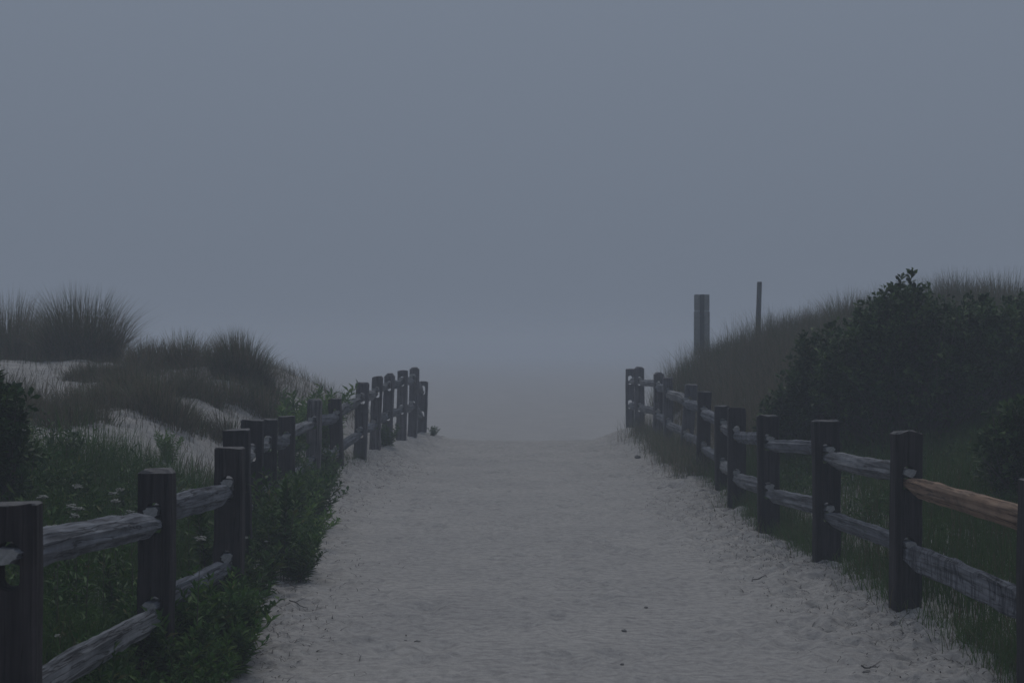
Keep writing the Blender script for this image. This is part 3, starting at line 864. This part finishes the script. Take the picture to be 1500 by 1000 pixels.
# ------------------------------------------------------------------ yarrow in flower
def yarrow(seed, h):
    rr = np.random.default_rng(seed)
    root = thing('yarrow_plant', (0, 0, 0), 'x', 'flower')
    V, F = tubes([[(0, 0, -.03), (.01, 0, h * .5), (.015, .01, h)]], [.003], 4)
    link('stem', tri_mesh('stem', V, F, M_STEM), root)
    pp = np.array([(0, 0, h * u) for u in np.linspace(.08, .8, 14)]); az = np.arange(14) * 2.4
    V, F = leaves(pp, np.stack([np.cos(az), np.sin(az), np.full(14, .5)], 1), np.full(14, .06), np.full(14, .012))
    link('foliage', tri_mesh('foliage', V, F, M_LEAF, np.full(len(V), .6)), root)
    bm = bmesh.new()
    for k in range(22):
        a = k * 2.4; r = .019 * math.sqrt(k / 22) * rr.uniform(.75, 1.2)
        res = bmesh.ops.create_icosphere(bm, subdivisions=1, radius=.005)
        bmesh.ops.scale(bm, vec=(1, 1, .6), verts=res['verts'])
        bmesh.ops.translate(bm, vec=(.015 + r * math.cos(a), .01 + r * math.sin(a), h + .008 - 6 * r * r + rr.uniform(-.006, .006)), verts=res['verts'])
    bm_obj('flower_head', bm, M_WHITE, root)
    return root
YP = [yarrow(1, .5), yarrow(2, .42)]
YL = [(107, 9.6, 715), (160, 10.4, 725), (182, 10.2, 719), (173, 10.0, 735), (100, 9.2, 743), (108, 9.0, 748), (112, 8.9, 758), (85, 8.4, 774), (155, 8.8, 770),
      (126, 8.2, 778), (80, 8.0, 795), (277, 10.8, 720), (405, 12.2, 781), (390, 11.6, 793), (287, 8.3, 791), (58, 8.8, 731), (195, 9.6, 752), (363, 10.9, 788), (84, 7.4, 931)]
for i, (px, Z, py) in enumerate(YL):
    x = W(px, Z); zt = EYE - (py - 510) / 2370 * Z
    g = hz(x, Z); k = i % 2
    sc = max(.4, (zt - g) / (.5, .42)[k])
    sc = min(sc, 1.5)
    left = x < float(xl(Z))
    lab = 'white flat topped yarrow flower among the weeds behind the left fence' if left else 'white flat topped yarrow flower in the thicket beside the left path edge'
    grp = 'yarrow flowers behind the left fence' if left else 'yarrow flowers beside the path'
    loc = (x, Z, zt - (.5, .42)[k] * sc)
    if i < 2:
        o = YP[i]; o.location = loc; o.scale = (sc,) * 3; o['label'] = lab; o['group'] = grp
    else:
        copy_thing(YP[k], loc, i * 1.3, sc, lab, grp)

# ------------------------------------------------------------------ stones and twigs on the sand
def stone(px, py, s, label, group=None, seed=0):
    Z = EYE * 2370 / (py - 510); x = W(px, Z); r = random.Random(seed)
    bm = bmesh.new(); bmesh.ops.create_icosphere(bm, subdivisions=2, radius=s)
    for v in bm.verts:
        v.co *= 1 + .35 * mnoise.noise(v.co / s * 1.3 + Vector((seed, 0, 0)))
        v.co.z *= .6
    o = bm_obj('pebble', bm, M_STONE, None); o.location = (x, Z, hz(x, Z) + s * .25)
    return tag(o, label, 'pebble', group)
stone(611, 940, .020, 'dark pebble lying on the near path left of its middle', seed=1)
stone(594, 937, .010, 'tiny dark pebble beside the larger one on the near path', seed=2)
stone(914, 925, .017, 'grey pebble on the near path right of its middle', seed=3)
stone(946, 889, .013, 'dark pebble on the right half of the path', seed=4)
stone(911, 972, .011, 'small dark pebble low down near the bottom of the path', seed=5)
stone(934, 675, .05, 'dark lump of weed on the far right side of the path', seed=6)
stone(1270, 985, .024, 'dark stone on the rough sand at the lower right', seed=7)
stone(648, 640, .045, 'dark lump on the sand beyond the last left post', seed=8)
def twig(px, py, L, ang, label, group=None, seed=0):
    Z = EYE * 2370 / (py - 510); x = W(px, Z); r = random.Random(seed)
    P = []
    for k in range(6):
        u = k / 5 - .5
        wx = x + L * u * math.cos(ang) + r.uniform(-.012, .012); wy = Z + L * u * math.sin(ang) + r.uniform(-.012, .012)
        P.append((wx - x, wy - Z, hz(wx, wy) - hz(x, Z) + .012 + r.uniform(0, .02)))
    V, F = tubes([P, [P[2], (P[2][0] + .07, P[2][1] + .03, P[2][2] + .03)]], [.005, .003], 5)
    o = link('twig', tri_mesh('twig', V, F, M_TWIG)); o.location = (x, Z, hz(x, Z))
    return tag(o, label, 'twig', group)
TW = 'twigs lying on the sand'
twig(1275, 982, .085, .1, 'short dark twig on the rough sand at the lower right', TW, 1)
twig(1110, 852, .13, .5, 'crooked twig on the right bank below the fourth post', TW, 2)
twig(990, 705, .25, .2, 'thin twigs on the right bank beside the brownish grass', TW, 3)
twig(975, 716, .2, -.2, 'thin fallen twig lowest on the far right bank', TW, 4)
twig(430, 868, .18, -.6, 'dark twig on the left bank right of the third post', TW, 5)
twig(436, 892, .14, -.4, 'pale thin twig nearest the path on the left bank', TW, 6)
twig(575, 668, .35, -.8, 'twig on the sloping sand below the far left posts', TW, 7)
twig(555, 718, .15, -.5, 'short dark twig on the left sand slope', TW, 8)
def seaweed_bits():
    """dead stalks and wrack fragments strewn along both banks"""
    n = 9000
    y = rng.uniform(7, 24, n); s = rng.random(n) < .5
    off = -np.abs(rng.normal(.0, .36, n)) - .02
    x = np.where(s, xl(y) - off, xr(y) + off)
    z = height(x, y) + .004
    V, F = blades(np.stack([x, y, z], 1), rng.uniform(.012, .04, n), rng.uniform(1.5, 4.5, n), rng.uniform(0, 6.28, n), rng.uniform(.003, .009, n))
    o = link('plant_litter', tri_mesh('plant_litter', V, F, M_TWIG))
    tag(o, 'dead stalks strewn along the sandy banks', 'litter', kind='stuff')
seaweed_bits()

# ------------------------------------------------------------------ haze
bm = bmesh.new()
bmesh.ops.create_cube(bm, size=1)
ZB, ZT = float(GV[:, 2].min()) - 1.0, 4.9
bmesh.ops.scale(bm, vec=(900, 720, ZT - ZB), verts=bm.verts)
bmesh.ops.translate(bm, vec=(0, 300, (ZT + ZB) / 2), verts=bm.verts)
M_HAZE = bpy.data.materials.new('haze'); M_HAZE.use_nodes = True
hn = M_HAZE.node_tree.nodes; hn.clear()
pv = hn.new('ShaderNodeVolumePrincipled'); ho = hn.new('ShaderNodeOutputMaterial')
pv.inputs['Color'].default_value = (.785, .84, .915, 1)
pv.inputs['Density'].default_value = .0078
pv.inputs['Anisotropy'].default_value = .0
M_HAZE.node_tree.links.new(pv.outputs[0], ho.inputs['Volume'])
haze = bm_obj('haze', bm, M_HAZE, None)
tag(haze, 'pale sea fog over the path, dunes and beach', 'fog', kind='stuff')
